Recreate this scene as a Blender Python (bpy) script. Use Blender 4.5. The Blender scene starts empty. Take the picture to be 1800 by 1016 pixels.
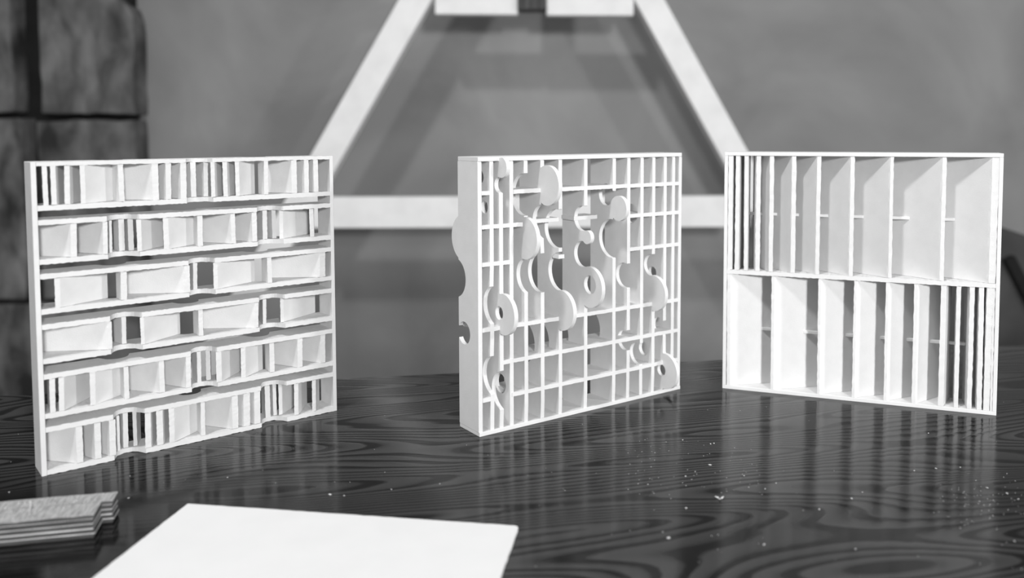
import bpy, bmesh, math, random
import numpy as np
from mathutils import Vector, Matrix
C = bpy.context.scene.collection
random.seed(7)

# ------------------------------------------------------------------ camera
F, PITCH, ROLL, CAMH, CX, CY = 1512.53, 0.0584674, -0.0028293, 0.326002, 937.693, 321.164
cam_data = bpy.data.cameras.new('camera')
cam = bpy.data.objects.new('camera', cam_data); C.objects.link(cam)
cam_data.sensor_width = 36.0
cam_data.lens = F / 1800 * 36
cam_data.shift_x = -(CX - 900) / 1800
cam_data.shift_y = -(508 - CY) / 1800
cam_data.clip_start = 0.01
cp, sp = math.cos(PITCH), math.sin(PITCH)
fwd, right, up = Vector((0, cp, -sp)), Vector((1, 0, 0)), Vector((0, sp, cp))
cr, sr = math.cos(ROLL), math.sin(ROLL)
r2, u2 = right * cr + up * sr, up * cr - right * sr
cam.matrix_world = Matrix(((r2.x, u2.x, -fwd.x, 0), (r2.y, u2.y, -fwd.y, 0), (r2.z, u2.z, -fwd.z, CAMH), (0, 0, 0, 1)))
cam_data.dof.use_dof = True
cam_data.dof.focus_distance = 0.96
cam_data.dof.aperture_fstop = (cam_data.lens / 1000) / 0.0090
bpy.context.scene.camera = cam

# ------------------------------------------------------------------ light and exposure
sc = bpy.context.scene
sc.view_settings.view_transform = 'Standard'
sc.view_settings.look = 'None'
sc.view_settings.gamma = 1.0
sc.view_settings.exposure = 0.0
w = bpy.data.worlds.new('world'); sc.world = w; w.use_nodes = True
bg = w.node_tree.nodes['Background']
bg.inputs[0].default_value = (1, 1, 1, 1); bg.inputs[1].default_value = 0.27

def area(name, loc, target, sx, sy, power):
    l = bpy.data.lights.new(name, 'AREA'); l.shape = 'RECTANGLE'; l.size = sx; l.size_y = sy; l.energy = power
    o = bpy.data.objects.new(name, l); C.objects.link(o); o.location = loc
    o.rotation_euler = (Vector(target) - Vector(loc)).to_track_quat('-Z', 'Y').to_euler()
    return o
area('ceiling_lamp', (-0.84, -0.15, 2.67), (0.25, 1.6, 0.2), 0.24, 0.24, 43)
area('window_light', (0.95, -2.25, 0.98), (0.1, 1.1, 0.15), 0.34, 0.34, 98)
area('side_lamp', (2.3, 0.05, 0.85), (-0.3, 0.9, 0.15), 0.2, 0.2, 22)

# ------------------------------------------------------------------ materials
def mat(name):
    m = bpy.data.materials.new(name); m.use_nodes = True
    nt = m.node_tree; b = nt.nodes['Principled BSDF']
    return m, nt, b
def g(v): return (v, v, v, 1)
def noise_mat(name, c0, c1, scale, rough=0.7, detail=4, bump=0.0, bscale=None, stretch=(1, 1, 1), lo=0.35, hi=0.65, dist=0.0):
    m, nt, b = mat(name); N = nt.nodes; L = nt.links
    tc = N.new('ShaderNodeTexCoord'); mp = N.new('ShaderNodeMapping'); mp.inputs['Scale'].default_value = stretch
    L.new(tc.outputs['Object'], mp.inputs[0])
    n = N.new('ShaderNodeTexNoise'); n.inputs['Scale'].default_value = scale; n.inputs['Detail'].default_value = detail
    n.inputs['Distortion'].default_value = dist
    L.new(mp.outputs[0], n.inputs['Vector'])
    r = N.new('ShaderNodeValToRGB'); r.color_ramp.elements[0].position = lo; r.color_ramp.elements[1].position = hi
    r.color_ramp.elements[0].color = g(c0); r.color_ramp.elements[1].color = g(c1)
    L.new(n.outputs['Fac'], r.inputs[0]); L.new(r.outputs[0], b.inputs['Base Color'])
    b.inputs['Roughness'].default_value = rough
    b.inputs['Specular IOR Level'].default_value = 0.3
    if bump:
        n2 = N.new('ShaderNodeTexNoise'); n2.inputs['Scale'].default_value = bscale or scale; n2.inputs['Detail'].default_value = 6
        L.new(mp.outputs[0], n2.inputs['Vector'])
        bp = N.new('ShaderNodeBump'); bp.inputs['Strength'].default_value = bump; bp.inputs['Distance'].default_value = 0.002
        L.new(n2.outputs['Fac'], bp.inputs['Height']); L.new(bp.outputs[0], b.inputs['Normal'])
    return m
M_card = noise_mat('white_card', 0.67, 0.71, 60, 0.75, bump=0.12, bscale=900)
M_card3 = noise_mat('white_grid_card', 0.71, 0.74, 60, 0.75, bump=0.12, bscale=900)
M_card2 = noise_mat('white_painted_card', 0.78, 0.81, 60, 0.75, bump=0.12, bscale=900)
M_sheet = noise_mat('white_sheet', 0.79, 0.81, 25, 0.6, bump=0.05, bscale=500)
M_wall = noise_mat('concrete_wall', 0.225, 0.345, 1.4, 0.9, detail=5, bump=0.3, bscale=30, dist=0.6)
M_floor = noise_mat('concrete_floor', 0.38, 0.48, 3, 0.8)
M_stone = noise_mat('rough_stone', 0.03, 0.22, 7, 0.95, detail=8, bump=1.0, bscale=40, lo=0.3, hi=0.7, dist=0.3, stretch=(1.6, 1, .8))
M_dark = noise_mat('joint_shade_strut_black', 0.01, 0.02, 5, 1.0)  # near-black: shade of the deep stone joints as colour; also the strut's own black
M_beam = noise_mat('pale_wood', 0.84, 0.92, 3, 0.6, stretch=(4, 4, 4), bump=0.2, bscale=60)
M_darkwood = noise_mat('dark_wood', 0.02, 0.10, 12, 0.6, stretch=(3, 3, .5))
M_darkboard = noise_mat('dark_board', 0.05, 0.085, 4, 0.7)
M_ply_light = noise_mat('ply_light', 0.45, 0.60, 90, 0.8, bump=0.4, bscale=200, stretch=(.25, 1, 3))
M_ply_dark = noise_mat('ply_dark', 0.04, 0.10, 70, 0.8, bump=0.4, bscale=200, stretch=(.3, 1, 3))
M_ply_top = noise_mat('ply_top', 0.26, 0.52, 260, 0.85, bump=1.0, bscale=400, stretch=(2.4, .25, 1), detail=6, lo=.3, hi=.6)
M_chip = noise_mat('chip_wood', 0.5, 0.75, 100, 0.8)
M_leg = noise_mat('table_leg_wood', 0.02, 0.04, 10, 0.4)

def table_mat():
    m, nt, b = mat('black_stained_wood'); N = nt.nodes; L = nt.links
    tc = N.new('ShaderNodeTexCoord')
    def noise(scale_vec, detail, rough=.45, off=(0, 0, 0)):
        mp = N.new('ShaderNodeMapping'); mp.inputs['Scale'].default_value = scale_vec; mp.inputs['Location'].default_value = off
        L.new(tc.outputs['Object'], mp.inputs[0])
        n = N.new('ShaderNodeTexNoise'); n.inputs['Scale'].default_value = 1; n.inputs['Detail'].default_value = detail
        n.inputs['Roughness'].default_value = rough
        L.new(mp.outputs[0], n.inputs['Vector']); return n.outputs['Fac']
    def mth(op, a, b_=None, c=None):
        q = N.new('ShaderNodeMath'); q.operation = op
        for i, v in enumerate((a, b_, c)):
            if v is None: continue
            if hasattr(v, 'links'): L.new(v, q.inputs[i])
            else: q.inputs[i].default_value = v
        return q.outputs[0]
    base = noise((1.5, 9.5, 1), 1.0, .35, (4.3, 2.2, 0))
    fine = noise((9, 70, 1), 3, .5)
    sx = N.new('ShaderNodeSeparateXYZ'); L.new(tc.outputs['Object'], sx.inputs[0])
    val = mth('ADD', mth('MULTIPLY', base, 40.0), mth('MULTIPLY', fine, 0.3))
    val = mth('ADD', val, mth('MULTIPLY', sx.outputs[1], 5.0))
    fr = mth('FRACT', val)
    r = N.new('ShaderNodeValToRGB'); e = r.color_ramp
    e.elements[0].position = 0.0; e.elements[0].color = g(0.0)
    e.elements[1].position = 1.0; e.elements[1].color = g(0.0)
    for p_, v_ in ((0.14, 0.04), (0.24, 1.0), (0.60, 0.85), (0.78, 0.55), (0.88, 0.05)):
        k = e.elements.new(p_); k.color = g(v_)
    L.new(fr, r.inputs[0])
    big = noise((1.6, 3.2, 1), 2, .5, (9, 2, 0))
    rb = N.new('ShaderNodeMapRange'); rb.inputs[1].default_value = .38; rb.inputs[2].default_value = .6
    rb.inputs[3].default_value = .12; rb.inputs[4].default_value = 1.0; L.new(big, rb.inputs[0])
    fac = mth('MULTIPLY', r.outputs[0], rb.outputs[0])
    mx = N.new('ShaderNodeMix'); mx.data_type = 'RGBA'
    mx.inputs['A'].default_value = g(0.004); mx.inputs['B'].default_value = g(0.050)
    L.new(fac, mx.inputs['Factor']); L.new(mx.outputs['Result'], b.inputs['Base Color'])
    ro = N.new('ShaderNodeMapRange'); ro.inputs[3].default_value = 0.09; ro.inputs[4].default_value = 0.18
    L.new(fine, ro.inputs[0]); L.new(ro.outputs[0], b.inputs['Roughness'])
    bp = N.new('ShaderNodeBump'); bp.inputs['Strength'].default_value = 0.10; bp.inputs['Distance'].default_value = 0.001
    L.new(fac, bp.inputs['Height']); L.new(bp.outputs[0], b.inputs['Normal'])
    b.inputs['Specular IOR Level'].default_value = 0.17
    return m
M_table = table_mat()

# ------------------------------------------------------------------ helpers
def obj(name, bm, material, parent=None, smooth=False):
    bmesh.ops.recalc_face_normals(bm, faces=bm.faces)
    me = bpy.data.meshes.new(name); bm.to_mesh(me); bm.free()
    for m in (material if isinstance(material, (list, tuple)) else [material]): me.materials.append(m)
    if smooth:
        for p in me.polygons: p.use_smooth = True
    o = bpy.data.objects.new(name, me); C.objects.link(o)
    if parent: o.parent = parent
    return o
def tag(o, label=None, cat=None, group=None, kind=None):
    if label: o['label'] = label
    if cat: o['category'] = cat
    if group: o['group'] = group
    if kind: o['kind'] = kind
    return o
def empty(name, loc, rz=0):
    o = bpy.data.objects.new(name, None); C.objects.link(o); o.location = loc; o.rotation_euler = (0, 0, rz)
    o.empty_display_size = .05
    return o
def box(bm, x0, x1, y0, y1, z0, z1, mi=0):
    v = [bm.verts.new((x, y, z)) for z in (z0, z1) for y in (y0, y1) for x in (x0, x1)]
    for f in ((0, 1, 3, 2), (4, 6, 7, 5), (0, 4, 5, 1), (2, 3, 7, 6), (0, 2, 6, 4), (1, 5, 7, 3)):
        fc = bm.faces.new([v[i] for i in f]); fc.material_index = mi
    return v
def bevel(bm, w_, seg=1):
    bmesh.ops.bevel(bm, geom=list(bm.edges), offset=w_, segments=seg, affect='EDGES', profile=.6)
def beam(p, q, wid, dep, nrm=Vector((0, 1, 0))):
    """rectangular bar from p to q, width in the plane across it, depth along nrm"""
    p, q = Vector(p), Vector(q); a = (q - p).normalized(); s = a.cross(nrm).normalized()
    bm = bmesh.new(); vs = []
    for e in (p, q):
        for i, j in ((-1, -1), (1, -1), (1, 1), (-1, 1)):
            vs.append(bm.verts.new(e + s * wid / 2 * i + nrm * dep / 2 * j))
    for f in ((0, 1, 2, 3), (7, 6, 5, 4), (0, 4, 5, 1), (1, 5, 6, 2), (2, 6, 7, 3), (3, 7, 4, 0)):
        bm.faces.new([vs[i] for i in f])
    bevel(bm, .004, 2)
    return bm

# ------------------------------------------------------------------ setting
TA = math.radians(9.7)
bm = bmesh.new(); box(bm, -6, 6, -4, 3.6, -0.80, -0.75); tag(obj('floor', bm, M_floor), kind='structure')
WALLY = 3.36
bm = bmesh.new(); box(bm, -6, 6, WALLY, WALLY + .2, -0.80, 3.2); tag(obj('wall_back', bm, M_wall), kind='structure')

def stone(x0, x1, z0, z1, y0, seed, chip=None):
    bm = bmesh.new(); box(bm, x0, x1, y0, 3.355, z0, z1)
    bevel(bm, .008, 2)
    bmesh.ops.triangulate(bm, faces=bm.faces)
    bmesh.ops.subdivide_edges(bm, edges=bm.edges, cuts=3, use_grid_fill=True)
    bmesh.ops.subdivide_edges(bm, edges=bm.edges, cuts=2, use_grid_fill=True)
    from mathutils import noise as mn
    for v in bm.verts:
        q = v.co * 6 + Vector((seed, seed * 2, 0))
        n = mn.noise_vector(q) * .008 + mn.noise_vector(q * 4) * .006
        n.y = min(n.y, 0) if v.co.y > 3.3 else n.y
        v.co += n
        if chip:
            d = (v.co.x - chip[0]) * .8 + (v.co.z - chip[1])
            if d > 0: v.co.x -= d * .6; v.co.z -= d * .5
    return bm
wl = empty('wall_left', (-1.7, 2.75, -0.75)); tag(wl, kind='structure')
def loc(o): o.location = (1.7, -2.75, 0.75); return o
for x0, x1, z0, z1, y0, sd, ch in ((-1.842, -1.494, .401, 1.02, 3.235, 1.3, (-1.53, .81)), (-2.7, -1.935, .406, 1.2, 3.215, 4.1, None),
                                   (-1.862, -1.494, -.30, .375, 3.235, 8.6, None), (-2.7, -1.912, -.30, .379, 3.215, 6.3, None),
                                   (-2.7, -1.494, -.755, -.318, 3.22, 11.3, None), (-1.80, -1.60, 1.04, 1.6, 3.24, 15.3, None)):
    loc(obj('stone_block', stone(x0, x1, z0, z1, y0, sd, chip=ch), M_stone, wl, True))
bm = bmesh.new(); box(bm, -2.65, -1.53, 3.31, 3.359, -.745, 1.6)  # added backing, coloured near-black to stand in for shade deep in the joints
loc(obj('joint_shade_core', bm, M_dark, wl))

# ------------------------------------------------------------------ table
tb = empty('table', (0.0, 1.1, -0.75), TA)
tag(tb, 'black-stained wooden table with a glossy swirling grain, carrying the three white models', 'table')
Ro = Matrix.Rotation(-TA, 3, 'Z')
# back edge passes through world (-.2633,1.1252): local y of the edge
ye = (Ro @ Vector((-.2633, 1.1652 - 1.1, 0))).y - .04 * 0.0
ye = (Ro @ Vector((-.2633, 1.1252 - 1.1, 0))).y
bm = bmesh.new(); box(bm, -1.6, 1.5, ye - 1.45, ye, .71, .75); bevel(bm, .0015, 2)
obj('tabletop', bm, M_table, tb)
for x in (-1.5, 1.4):
    for y in (ye - 1.36, ye - .09):
        bm = bmesh.new(); box(bm, x - .035, x + .035, y - .035, y + .035, 0, .709); bevel(bm, .003, 1)
        obj('leg', bm, M_leg, tb)

# ------------------------------------------------------------------ model panels: common pieces (local x = across, y = depth, z = up)
def fin(uf, ub, d0, d1, z0, z1, wd, jit=.0002, n=14, wb=None):
    """upright board, parallelogram in plan from (uf,d0) to (ub,d1), hand-cut wavering edge"""
    bm = bmesh.new(); rings = []; wb = wb or wd
    lean = random.uniform(-.0006, .0006)
    for i in range(n + 1):
        z = z0 + (z1 - z0) * i / n; s = lean * (i / n - .5)
        a, b_ = random.uniform(-jit, jit), random.uniform(-jit, jit)
        t_ = min(.4, .0014 / (d1 - d0)); um = uf + (ub - uf) * t_; dm = d0 + (d1 - d0) * t_; wm = wd
        rings.append([bm.verts.new(q) for q in ((uf - wd / 2 + a + s, d0 + random.uniform(0, jit), z), (uf + wd / 2 + b_ + s, d0 + random.uniform(0, jit), z),
                                                (um + wm / 2 + s, dm, z), (ub + wb / 2, d1, z), (ub - wb / 2, d1, z), (um - wm / 2 + s, dm, z))])
    for i in range(n):
        for k in range(6):
            bm.faces.new((rings[i][k], rings[i][(k + 1) % 6], rings[i + 1][(k + 1) % 6], rings[i + 1][k]))
    bm.faces.new(rings[0][::-1]); bm.faces.new(rings[-1])
    return bm
def shelf(u0, u1, z0, z1, front, rear, n=120, jit=.0003):
    """level board with front(u) and rear(u) outlines in plan"""
    bm = bmesh.new(); cols = []
    for i in range(n + 1):
        u = u0 + (u1 - u0) * i / n; j = random.uniform(-jit, jit); k = random.uniform(-jit, jit)
        f_, r_ = front(u), rear(u)
        cols.append([bm.verts.new(q) for q in ((u, f_, z0 + j), (u, f_, z1 + k), (u, r_, z1), (u, r_, z0))])
    for i in range(n):
        for k in range(4):
            bm.faces.new((cols[i][k], cols[i][(k + 1) % 4], cols[i + 1][(k + 1) % 4], cols[i + 1][k]))
    bm.faces.new(cols[0][::-1]); bm.faces.new(cols[-1])
    return bm
def plain(x0, x1, y0, y1, z0, z1, b_=.0003):
    bm = bmesh.new(); box(bm, x0, x1, y0, y1, z0, z1); bevel(bm, b_, 1); return bm

# ------------------------------------------------------------------ model A: six bays of angled fins
DA = .0335; WA = .3058; HA = .2995
A = empty('shelf_model', (-.46865, .80114, 0), .68426)
tag(A, 'square white card model with six tiers of angled fins, at the left table end', 'architectural model')
CF, CB = [.0786, .2296], [.1544]          # scallop columns
def scal(u, cs, hw, dp):
    for c in cs:
        t = (u - c) / hw
        if abs(t) < 1: return dp * math.sqrt(1 - t * t)
    return 0.0
def front_fn(odd): return lambda u: scal(u, CB if odd else CF, .0134, .0150)
def rear_fn(odd): return lambda u: DA - scal(u, [.0745, .2245] if odd else [.147], .0134, .0150)
T_ = .0048
obj('side_board', plain(0, .0046, 0, DA, 0, HA), M_card, A)
obj('side_board', plain(WA - .0042, WA, 0, DA, 0, HA), M_card, A)
rowsA = [
 (1, .2560, None, [(0.0116,0.0045,0.0176),(0.0186,0.0048,0.0335),(0.0302,0.0049,0.0482),(0.0437,0.0045,0.0726),(0.0781,0.0052,0.0765),(0.1103,0.0066,0.0868),(0.123,0.0056,0.1150),(0.1379,0.0063,0.1300),(0.148,0.0058,0.1500),(0.1608,0.0047,0.1640),(0.1681,0.0045,0.1899),(0.181,0.0051,0.2037),(0.1941,0.0046,0.2185),(0.226,0.0049,0.2264),(0.2584,0.0067,0.2409),(0.2731,0.0058,0.2651),(0.2845,0.0059,0.2813)]),
 (2, .2050, .2424, [(0.0343,0.0056,0.009),(0.0622,0.0044,0.0445),(0.067,0.0026,0.0700),(0.0771,0.0057,0.0800),(0.0856,0.0053,0.0900),(0.0934,0.0046,0.1277),(0.1193,0.0056,0.1536),(0.1535,0.0056,0.1550),(0.1884,0.0049,0.1681),(0.2118,0.0057,0.1990),(0.2235,0.0055,0.2300),(0.2339,0.005,0.2400),(0.2422,0.0046,0.2917),(0.2784,0.0055,0.2940)]),
 (3, .1576, .1912, [(0.0188,0.0048,0.0654),(0.0777,0.006,0.0777),(0.1393,0.0052,0.0903),(0.1473,0.0044,0.1520),(0.1684,0.0048,0.2165),(0.2278,0.0052,0.2286),(0.2908,0.007,0.2454)]),
 (4, .1100, .1430, [(0.0636,0.0036,0.0112),(0.0766,0.0045,0.0768),(0.0938,0.0038,0.1361),(0.1518,0.0047,0.1522),(0.212,0.0041,0.1665),(0.221,0.0042,0.2300),(0.2411,0.0042,0.294)]),
 (5, .0572, .0953, [(0.0115,0.005,0.0150),(0.0191,0.0048,0.0507),(0.0465,0.0051,0.0737),(0.0774,0.0048,0.0778),(0.1113,0.0053,0.089),(0.1379,0.0052,0.1225),(0.1489,0.0044,0.1540),(0.1584,0.005,0.1700),(0.1696,0.006,0.2059),(0.196,0.0053,0.2223),(0.2284,0.0056,0.2307),(0.2614,0.0061,0.2459),(0.2896,0.0057,0.2748)]),
 (6, .0025, .0441, [(0.0333,0.006,0.0083),(0.0495,0.0061,0.0389),(0.063,0.0062,0.0528),(0.0685,0.0026,0.0700),(0.0752,0.005,0.0790),(0.0839,0.0038,0.0960),(0.0964,0.006,0.1135),(0.1078,0.0067,0.1257),(0.1196,0.0056,0.1483),(0.1515,0.0047,0.1534),(0.1859,0.0068,0.1654),(0.1987,0.0076,0.1851),(0.2105,0.007,0.2008),(0.2224,0.0062,0.2310),(0.2305,0.0042,0.2380),(0.237,0.004,0.2676),(0.2559,0.0054,0.2811),(0.2774,0.0049,0.2971)]),
]
U0, U1 = .0047, WA - .0043
for k, zb, zt, fins in rowsA:
    odd = k % 2 == 1; ff, rf = front_fn(odd), rear_fn(odd)
    if zt is None:
        obj('top_board', shelf(U0, U1, HA - T_ + .001, HA, ff, rf), M_card, A); ztop = HA - T_ + .0009
    else:
        obj('shelf', shelf(U0, U1, zt - T_ / 2, zt + T_ / 2, ff, rf), M_card, A); ztop = zt - T_ / 2 - .0003
    if k == 6: obj('bottom_board', shelf(U0, U1, 0.0003, T_ + .0003, ff, rf), M_card, A); zbot = T_ + .0007
    else: obj('shelf', shelf(U0, U1, zb - T_ / 2, zb + T_ / 2, ff, rf), M_card, A); zbot = zb + T_ / 2 + .0003
    for uf, wd, ub in fins:
        d0 = scal(uf, CB if odd else CF, .0134, .0150)
        u = uf + d0 * (uf + .139) / .91
        obj('fin', fin(u, min(ub, U1 - .003), d0 + .0002, rf(ub) - .0003, zbot, ztop, wd * .95), M_card, A)

# ------------------------------------------------------------------ model B: egg-crate grid cut by circles
DB = .0416; WB = .2984; HB = .3000
B = empty('grid_model', (-.05859, .90485, 0), .61202)
tag(B, 'white egg-crate grid model with round cut-outs and disc-shaped lobes, standing in the middle', 'architectural model')
UB = [.0022, .0169, .0289, .0424, .0613, .0836, .1086, .1452, .1881, .2108, .2321, .2513, .2704, .2847, .2962]
TB = .0049
S = {  # per fin: sequence of (sign, d, v, r)
 0: [('+', .0306, .2118, .0253), ('-', .0478, .1663, .0215), ('-', .0302, .1072, .0126)],
 1: [('-', .0192, .2780, .0074), ('-', .0103, .2458, .0068), ('-', -.0077, .1411, .0216), ('-', -.0053, .0649, .0212)],
 2: [('-', .0006, .2698, .0085), ('+', -.0041, .2885, .0109), ('-', -.0048, .0460, .0214), ('+', -.0065, .1306, .0223), ('-', .0008, .1309, .0075)],
 3: [('-', .0199, .0470, .0110)],
 4: [('-', .0012, .2580, .0231), ('-', -.0042, .1690, .0195), ('+', -.0010, .2101, .0233)],
 5: [('-', -.0039, .2269, .0196), ('-', .0030, .1691, .0218), ('-', .0374, .0855, .0253), ('+', -.0115, .2677, .0222)],
 6: [('-', .0050, .2173, .0220), ('-', -.0022, .1687, .0220), ('-', .0430, .0840, .0240), ('+', -.0045, .1250, .0227)],
 7: [('-', .0040, .2267, .0145), ('-', .0035, .1852, .0152), ('-', .0540, .0830, .0240), ('+', -.0045, .2054, .0079), ('+', -.0087, .1482, .0237), ('-', -.0108, .1513, .0108)],
 8: [('-', .0122, .2517, .0130), ('-', .0020, .2003, .0230), ('-', .0470, .0865, .0240), ('+', -.0098, .2368, .0147)],
 9: [('-', .0050, .1538, .0152), ('-', .0040, .0749, .0125)],
 10: [('-', .0170, .2264, .0119), ('-', .0050, .0551, .0134)],
 11: [('-', .0010, .1628, .0134), ('+', -.0017, .1285, .0219), ('-', .0143, .0565, .0086)],
 12: [('-', .0199, .1499, .0072), ('-', .0080, .0839, .0108), ('+', -.0027, .0284, .0222), ('-', .0024, .0287, .0072)],
}
def profile_board(seq, D, H0, H1, t, step=.001):
    """outline of a board (d,v) with circles added / removed, contoured, filled and thickened"""
    dx = np.arange(-.045, .075, step); vz = np.arange(H0 - .004, H1 + .02, step)
    Dg, Vg = np.meshgrid(dx, vz, indexing='ij')
    # signed field >0 inside
    f = np.minimum(np.minimum(Dg - 0, D - Dg), np.minimum(Vg - H0, H1 - Vg))
    for s, d, v, r in seq:
        c = r - np.hypot(Dg - d, Vg - v)
        if s == '+':
            c = np.minimum(c, Vg - H0); f = np.maximum(f, c)
        else: f = np.minimum(f, -c)
    f[np.abs(f) < 1e-7] = 1e-7
    nx, nz = f.shape; edges = {}
    pts = {}
    def pt(i, j, a, b_):
        k = (i, j, a, b_)
        if k not in pts:
            t_ = f[i, j] / (f[i, j] - f[a, b_])
            pts[k] = (dx[i] + (dx[a] - dx[i]) * t_, vz[j] + (vz[b_] - vz[j]) * t_)
        return k
    for i in range(nx - 1):
        row = f[i:i + 2]
        sg = (row > 0)
        for j in np.nonzero(~((sg[0, :-1] == sg[1, :-1]) & (sg[0, :-1] == sg[0, 1:]) & (sg[0, :-1] == sg[1, 1:])))[0]:
            j = int(j)
            a, b_, c, d_ = f[i, j] > 0, f[i + 1, j] > 0, f[i + 1, j + 1] > 0, f[i, j + 1] > 0
            cr_ = []
            if a != b_: cr_.append(pt(i, j, i + 1, j))
            if b_ != c: cr_.append(pt(i + 1, j, i + 1, j + 1))
            if d_ != c: cr_.append(pt(i, j + 1, i + 1, j + 1))
            if a != d_: cr_.append(pt(i, j, i, j + 1))
            if len(cr_) == 2: pairs = [(0, 1)]
            elif a: pairs = [(0, 1), (2, 3)]
            else: pairs = [(0, 3), (1, 2)]
            for p_, q_ in pairs:
                edges.setdefault(cr_[p_], []).append(cr_[q_]); edges.setdefault(cr_[q_], []).append(cr_[p_])
    loops, seen = [], set()
    for k in edges:
        if k in seen: continue
        lp = [k]; seen.add(k); cur = k
        while True:
            nx_ = [q for q in edges[cur] if q not in seen]
            if not nx_: break
            cur = nx_[0]; seen.add(cur); lp.append(cur)
        P = [pts[q] for q in lp]
        # drop collinear points
        out = []
        for a in range(len(P)):
            p0, p1, p2 = np.array(P[a - 1]), np.array(P[a]), np.array(P[(a + 1) % len(P)])
            if abs(np.cross(p1 - p0, p2 - p1)) > 1e-10 or np.linalg.norm(p1 - (out[-1] if out else p0)) > .02: out.append(p1)
        if len(out) > 2 and len(P) > 6: loops.append(out)
    bm = bmesh.new(); es = []
    for lp in loops:
        vs = [bm.verts.new((-t / 2, p[0], p[1])) for p in lp]
        es += [bm.edges.new((vs[i], vs[(i + 1) % len(vs)])) for i in range(len(vs))]
    bmesh.ops.triangle_fill(bm, edges=es, use_beauty=True, use_dissolve=False)
    r_ = bmesh.ops.extrude_face_region(bm, geom=list(bm.faces))
    for e in r_['geom']:
        if isinstance(e, bmesh.types.BMVert): e.co.x += t
    return bm
H0B, H1B = .0045, HB - .0046
for i, u in enumerate(UB):
    side = i in (0, 14)
    o = obj('side_board' if side else 'upright_fin', profile_board(S.get(i, []), DB, H0B, H1B, TB), M_card3, B)
    o.location.x = u
obj('top_board', plain(0, WB, -.0003, DB, HB - .0045, HB), M_card3, B)
obj('bottom_board', plain(0, WB, -.0003, DB, 0, .0044), M_card3, B)
LV = [.2618, .2255, .1853, .1148, .0762, .0386]
TL = .0045
segs = [
 (0, 0, UB[1] + .0022, 0), (0, UB[1] + .0022, UB[3], .020), (0, UB[3], WB, 0),
 (1, 0, UB[4] - .004, 0), (1, UB[9], WB, 0), (6, UB[4] - .004, UB[6] + .012, .019), (7, UB[7] - .004, UB[8] - .012, .017),
 (2, 0, UB[3] + .002, 0), (2, UB[9], WB, 0), (8, UB[6] - .002, UB[6] + .006, .0005), (9, UB[3] + .002, UB[5], .034),
 (3, 0, WB, 0),
 (4, UB[2] - .002, WB, 0),
 (5, 0, UB[1] + .0022, 0), (5, UB[3], UB[12], 0), (5, UB[12], UB[13] - .001, .016), (5, UB[13] - .001, WB, 0),
]
LV += [.2255, .2255, .1853, .1853]
for lv in range(10):
    ss = [q for q in segs if q[0] == lv]
    runs = []
    for q in ss:                                    # touching pieces of one level are one board
        if runs and abs(runs[-1][-1][2] - q[1]) < 1e-6: runs[-1].append(q)
        else: runs.append([q])
    for run in runs:
        a0, a1 = run[0][1], run[-1][2]
        def ff(u, ss=run):
            for _, a, b_, d in ss:
                if a <= u <= b_ + 1e-9: return d + .0001
            return .0001
        v = LV[lv]; rear = .0125 if lv == 8 else DB - .0002
        obj('cross_shelf', shelf(max(a0, .0048), min(a1, WB - .0048), v - TL / 2, v + TL / 2, ff, lambda u: rear, n=100, jit=.0002), M_card3, B)

# ------------------------------------------------------------------ model C: two tiers of fins that turn from edge-on to flat
DC = .040; WC = .3101; HC = .3007
Cm = empty('louvre_model', (.23977, 1.07861, 0), -.35981)
tag(Cm, 'white two-tier louvre model with tall blades, at the right end of the table', 'architectural model')
obj('top_board', plain(0, WC, 0, DC, HC - .0045, HC), M_card2, Cm)
obj('bottom_board', plain(0, WC, 0, DC, 0, .0045), M_card2, Cm)
obj('side_board', plain(0, .0042, 0, DC, .0046, HC - .0046), M_card2, Cm)
obj('side_board', plain(WC - .0042, WC, 0, DC, .0046, HC - .0046), M_card2, Cm)
obj('middle_shelf', shelf(.0043, WC - .0043, .1474, .1524, lambda u: 0, lambda u: DC - .0003), M_card2, Cm)
zc = [(.1527, HC - .0048), (.0048, .1471)]
upper = [(.0077, .0056, .0), (.0162, .0050, .001), (.0271, .0046, -.002), (.0417, .0055, -.008), (.0576, .0050, -.018), (.0838, .0052, -.033), (.1125, .0045, -.038),
         (.1508, .0046, -.044), (.1942, .0036, -.050), (.2499, .0042, -.057), (.3022, .0070, -.061)]
lower = [(.0070, .0042, .063), (.0608, .0034, .059), (.1157, .0030, .051), (.1562, .0030, .049), (.1918, .0034, .038), (.2229, .0040, .028),
         (.2522, .0056, .010), (.2683, .0044, .002), (.2821, .0050, -.001), (.2921, .0052, .0), (.3000, .0062, .0), (.3044, .0024, .0)]
for (z0, z1), L_ in zip(zc, (upper, lower)):
    for uf, wd, off in L_:
        obj('louvre_blade', fin(uf, uf + off, .0003, DC - .0004, z0, z1, wd, jit=.00032, n=30), M_card2, Cm)
obj('tie_rod', plain(.028, .272, .0225, .0275, .2205, .2240), M_card2, Cm)
obj('tie_rod', plain(.038, .284, .0225, .0275, .0735, .0770), M_card2, Cm)

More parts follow.
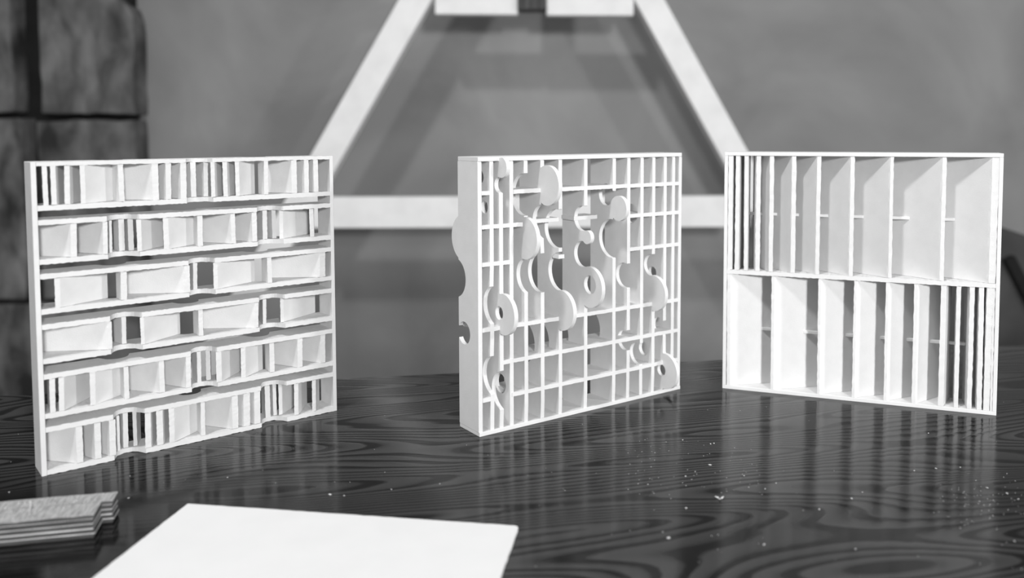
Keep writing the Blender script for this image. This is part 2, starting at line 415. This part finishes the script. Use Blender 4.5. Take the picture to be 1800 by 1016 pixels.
# ------------------------------------------------------------------ sheet of board in the foreground
sh = bmesh.new()
th = -.1517
ang = math.atan2(-.0442, .2897)
Wd, Ln = .2930, .300
pts2 = []
rr = .004
for cxx, cyy, a0 in ((Wd - rr, -rr, 90), (Wd - rr, -Ln + rr, 0), (rr, -Ln + rr, -90), (.0012, -.0012, 180)):
    r_ = rr if cxx > .01 or cyy < -.01 else .0012
    for k in range(7):
        a = math.radians(a0 - 15 * k)
        pts2.append((cxx + r_ * math.cos(a), cyy + r_ * math.sin(a)))
out = []
for i, p in enumerate(pts2):      # slightly ragged long edges
    q = pts2[(i + 1) % len(pts2)]; L0 = math.hypot(q[0] - p[0], q[1] - p[1]); n = max(1, int(L0 / .006))
    for k in range(n):
        j = .0003 if (n > 1 and k) else 0
        out.append((p[0] + (q[0] - p[0]) * k / n + random.uniform(-j, j), p[1] + (q[1] - p[1]) * k / n + random.uniform(-j, j)))
f0 = sh.faces.new([sh.verts.new((x, y, 0)) for x, y in out])
e_ = bmesh.ops.extrude_face_region(sh, geom=[f0])
for v in e_['geom']:
    if isinstance(v, bmesh.types.BMVert): v.co.z = .003
so = obj('white_board', sh, M_sheet); so.location = (-.3025, .7334, .0004); so.rotation_euler.z = ang
tag(so, 'blank white sheet of thick board lying flat at the front edge of the table', 'board')

# ------------------------------------------------------------------ plywood offcuts
def offcut(x0, x1, y0, y1, h, plies, notch=0):
    bm = bmesh.new(); z = 0; random.seed(int(abs(x1) * 1e4) + 3)
    n = 26
    for pi, (t, mi) in enumerate(plies):
        dx = random.uniform(-.0007, .0007); dy = random.uniform(-.0006, .0006)
        top = pi == len(plies) - 1
        pts = []
        for i in range(n + 1):
            u = x0 + (x1 + dx - x0) * i / n
            pts.append((u, y0 + dy + (random.uniform(-.0012, .0012) if top else random.uniform(-.0002, .0002))))
        pts[-1] = (x1 + dx - .001, y0 + dy)
        pts.append((x1 + dx + notch, y1))
        for i in range(n + 1):
            u = x1 + dx + notch + (x0 - x1 - dx - notch) * (i + 1) / (n + 1)
            pts.append((u, y1 + (random.uniform(-.0008, .0003) if top else 0)))
        lo = [bm.verts.new((a, b_, z)) for a, b_ in pts]; hi = [bm.verts.new((a, b_, z + t * .995)) for a, b_ in pts]
        for i in range(len(pts)):
            k = (i + 1) % len(pts); fc = bm.faces.new((lo[i], lo[k], hi[k], hi[i])); fc.material_index = mi
        fc = bm.faces.new(hi); fc.material_index = 2 if top else mi
        fc = bm.faces.new(lo[::-1]); fc.material_index = mi
        z += t
    if True:   # torn splinters standing off the top veneer
        for _ in range(46):
            x = random.uniform(x0 + .12, x1 - .004); y = random.choice((y0 + .0005, y0 + .0005, y0 + .003, y1 - .009)) + random.uniform(0, .003); a = random.uniform(.9, 1.6); l = random.uniform(.004, .008)
            c, s = math.cos(a) * l, math.sin(a) * l
            v = [bm.verts.new(q) for q in ((x, y, z), (x + .0009, y, z), (x + c, y + s * .6, z + .0007), (x + .0004, y, z + .0014))]
            for f_ in ((0, 1, 2), (0, 2, 3), (1, 3, 2), (0, 3, 1)):
                k = bm.faces.new([v[i] for i in f_]); k.material_index = 2
    return bm
plies = [(.0028, 1), (.0011, 0), (.0030, 1), (.0010, 0), (.0030, 1), (.0011, 0), (.0030, 1), (.0010, 0), (.0022, 1), (.0010, 2)]
AO = math.atan2(.0149, .0681)
for i, (px, py, w0, nt_, lb) in enumerate((
    (-.3547, .6776, .0246, -.0016, 'layered plywood offcut with a splintered top, the nearer and shorter-reaching of the pair'),
    (-.3525, .7045, .0175, -.001, 'layered plywood offcut lying behind its twin, its end poking out further right'))):
    o = obj('plywood_offcut', offcut(-.22, 0, 0, w0, .019, plies, nt_), [M_ply_light, M_ply_dark, M_ply_top])
    o.location = (px, py, .0003); o.rotation_euler.z = AO
    tag(o, lb, 'wood offcut', 'plywood offcuts at the left front of the table')
spl = bmesh.new()
for a, b_ in (((0, 0, 0), (-.008, .016, .004)),):
    a, b_ = Vector(a), Vector(b_); d = (b_ - a).normalized(); s = d.cross(Vector((0, 0, 1))) * .0005; t = Vector((0, 0, .0006))
    v = [spl.verts.new(q) for q in (a - s, a + s, a + t, b_ - s, b_ + s, b_ + t)]
    for f_ in ((0, 1, 2), (5, 4, 3), (0, 3, 4, 1), (1, 4, 5, 2), (2, 5, 3, 0)): spl.faces.new([v[i] for i in f_])
so = obj('wood_splinter', spl, M_chip); so.location = (-.4065, .6760, .0196)
tag(so, 'thin pale splinter lying across the top of the nearer plywood offcut', 'splinter')

# ------------------------------------------------------------------ crumbs
def crumb(name, x, y, s, label, cat):
    bm = bmesh.new(); bmesh.ops.create_icosphere(bm, subdivisions=2, radius=s)
    for v in bm.verts:
        v.co = Vector((v.co.x * random.uniform(.7, 1.5), v.co.y * random.uniform(.6, 1.2), abs(v.co.z) * .6 * random.uniform(.6, 1.3)))
    o = obj(name, bm, M_chip); o.location = (x, y, .0002); tag(o, label, cat); return o
def gpt(px, py):   # table point seen at a photo pixel, used only to lay the crumbs out
    x, y = px - CX, py - CY
    u, v = cr * x + sr * y, -sr * x + cr * y
    r = (u / F, cp - v / F * sp, -sp - v / F * cp); t = -CAMH / r[2]
    return r[0] * t, r[1] * t
x, y = gpt(1265, 877)
bm = bmesh.new()
for k in range(3):
    a = k * 2.1; c = Vector((math.cos(a) * .0012, math.sin(a) * .0012, 0)); d = Vector((math.cos(a + .6), math.sin(a + .6), .35)) * .0035
    n_ = d.cross(Vector((0, 0, 1))).normalized() * .0012
    v = [bm.verts.new(q) for q in (c - n_, c + n_, c + d + n_ * .3, c + d - n_ * .5, c + Vector((0, 0, .0012)))]
    for f_ in ((0, 3, 2, 1), (0, 1, 4), (1, 2, 4), (2, 3, 4), (3, 0, 4)): bm.faces.new([v[i] for i in f_])
o = obj('wood_chip', bm, M_chip); o.location = (x, y, .0003)
tag(o, 'small pale jagged wood chip on the tabletop before the louvre model', 'wood chip')
x, y = gpt(1175, 946)
crumb('foam_crumb', x, y, .0013, 'tiny round white crumb on the dark tabletop right of the blank sheet', 'crumb')
dust = bmesh.new()
spots = [(1200, 774), (1249, 781), (1255, 780), (1248, 818), (1139, 852), (1308, 837), (1364, 850), (1497, 877), (1516, 866), (1645, 824), (1688, 822), (1607, 828), (1632, 762), (1735, 858), (1783, 952),
         (1205, 838), (1222, 830), (1165, 936), (1343, 958), (1504, 966), (42, 980), (10, 981), (226, 876), (16, 866), (400, 840), (688, 861), (580, 870), (605, 872), (690, 890), (1440, 896), (1206, 894), (1345, 860), (1790, 878), (1770, 868)]
random.seed(11)
for _ in range(90): spots.append((random.uniform(1100, 1340), random.uniform(770, 870)))
for _ in range(90): spots.append((random.gauss(1730, 45), random.gauss(885, 22)))
for _ in range(120): spots.append((random.uniform(0, 1800), random.uniform(700, 1016)))
PAN = [(A, WA, DA), (B, WB, DB), (Cm, WC, DC)]
for i, (px, py) in enumerate(spots):
    x, y = gpt(px, py)
    if y > 1.02 or (y < .74 and -.33 < x < 0) or (x < -.34 and y < .74): continue
    s = random.uniform(.0005, .0009) if i < 34 else random.uniform(.00015, .0004)
    m_ = Matrix.Translation((x, y, s * .4 + .0002)) @ Matrix.Rotation(random.uniform(0, 3), 4, 'Z') @ Matrix.Diagonal((random.uniform(.8, 2.2), 1, .6, 1))
    bmesh.ops.create_icosphere(dust, subdivisions=1, radius=s, matrix=m_)
tag(obj('sawdust', dust, M_chip), 'fine pale sawdust specks scattered over the dark tabletop', 'sawdust', kind='stuff')

# ------------------------------------------------------------------ timber A-frame by the back wall
YF = 3.0
fr = empty('timber_frame', (0, YF, -.75))
tag(fr, 'tall pale timber A-frame with two crossbars standing by the back wall behind the table', 'timber frame')
def fb(name, p, q, wid, dep, m, yo=0):
    o = obj(name, beam((p[0], 0 + yo, p[1] + .75), (q[0], yo, q[1] + .75), wid, dep), m, fr); return o
fb('frame_leg', (-1.2971, -.75), (-.03, 1.4140), .098, .07, M_beam)
fb('frame_leg', (1.2535, -.75), (.03, 1.4329), .090, .07, M_beam)
fb('crossbar', (-.77, .050), (.75, .050), .108, .05, M_beam, -.005)
fb('crossbar', (-.335, .781), (-.052, .778), .100, .05, M_beam, .0)
fb('crossbar', (.046, .776), (.345, .774), .100, .05, M_beam, .0)
fb('centre_post', (-.003, .742), (-.003, 1.36), .094, .09, M_darkwood, -.01)

# dark panel with a strut at the far right
dp = empty('leaning_panel', (1.7, 2.9, -.75))
tag(dp, 'dark slant-topped panel with a black strut, standing behind the right end of the table', 'panel')
bm = bmesh.new()
P = [(-.20, .78), (.02, .705), (.25, .49), (.25, .001), (-.20, .001)]
lo = [bm.verts.new((x, 0, z)) for x, z in P]; hi = [bm.verts.new((x, .04, z)) for x, z in P]
bm.faces.new(lo); bm.faces.new(hi[::-1])
for i in range(5):
    k = (i + 1) % 5; bm.faces.new((lo[i], lo[k], hi[k], hi[i]))
obj('panel_board', bm, M_darkboard, dp)
obj('strut', beam((-.10, -.02, .65), (.245, -.02, .002), .035, .03), M_dark, dp)
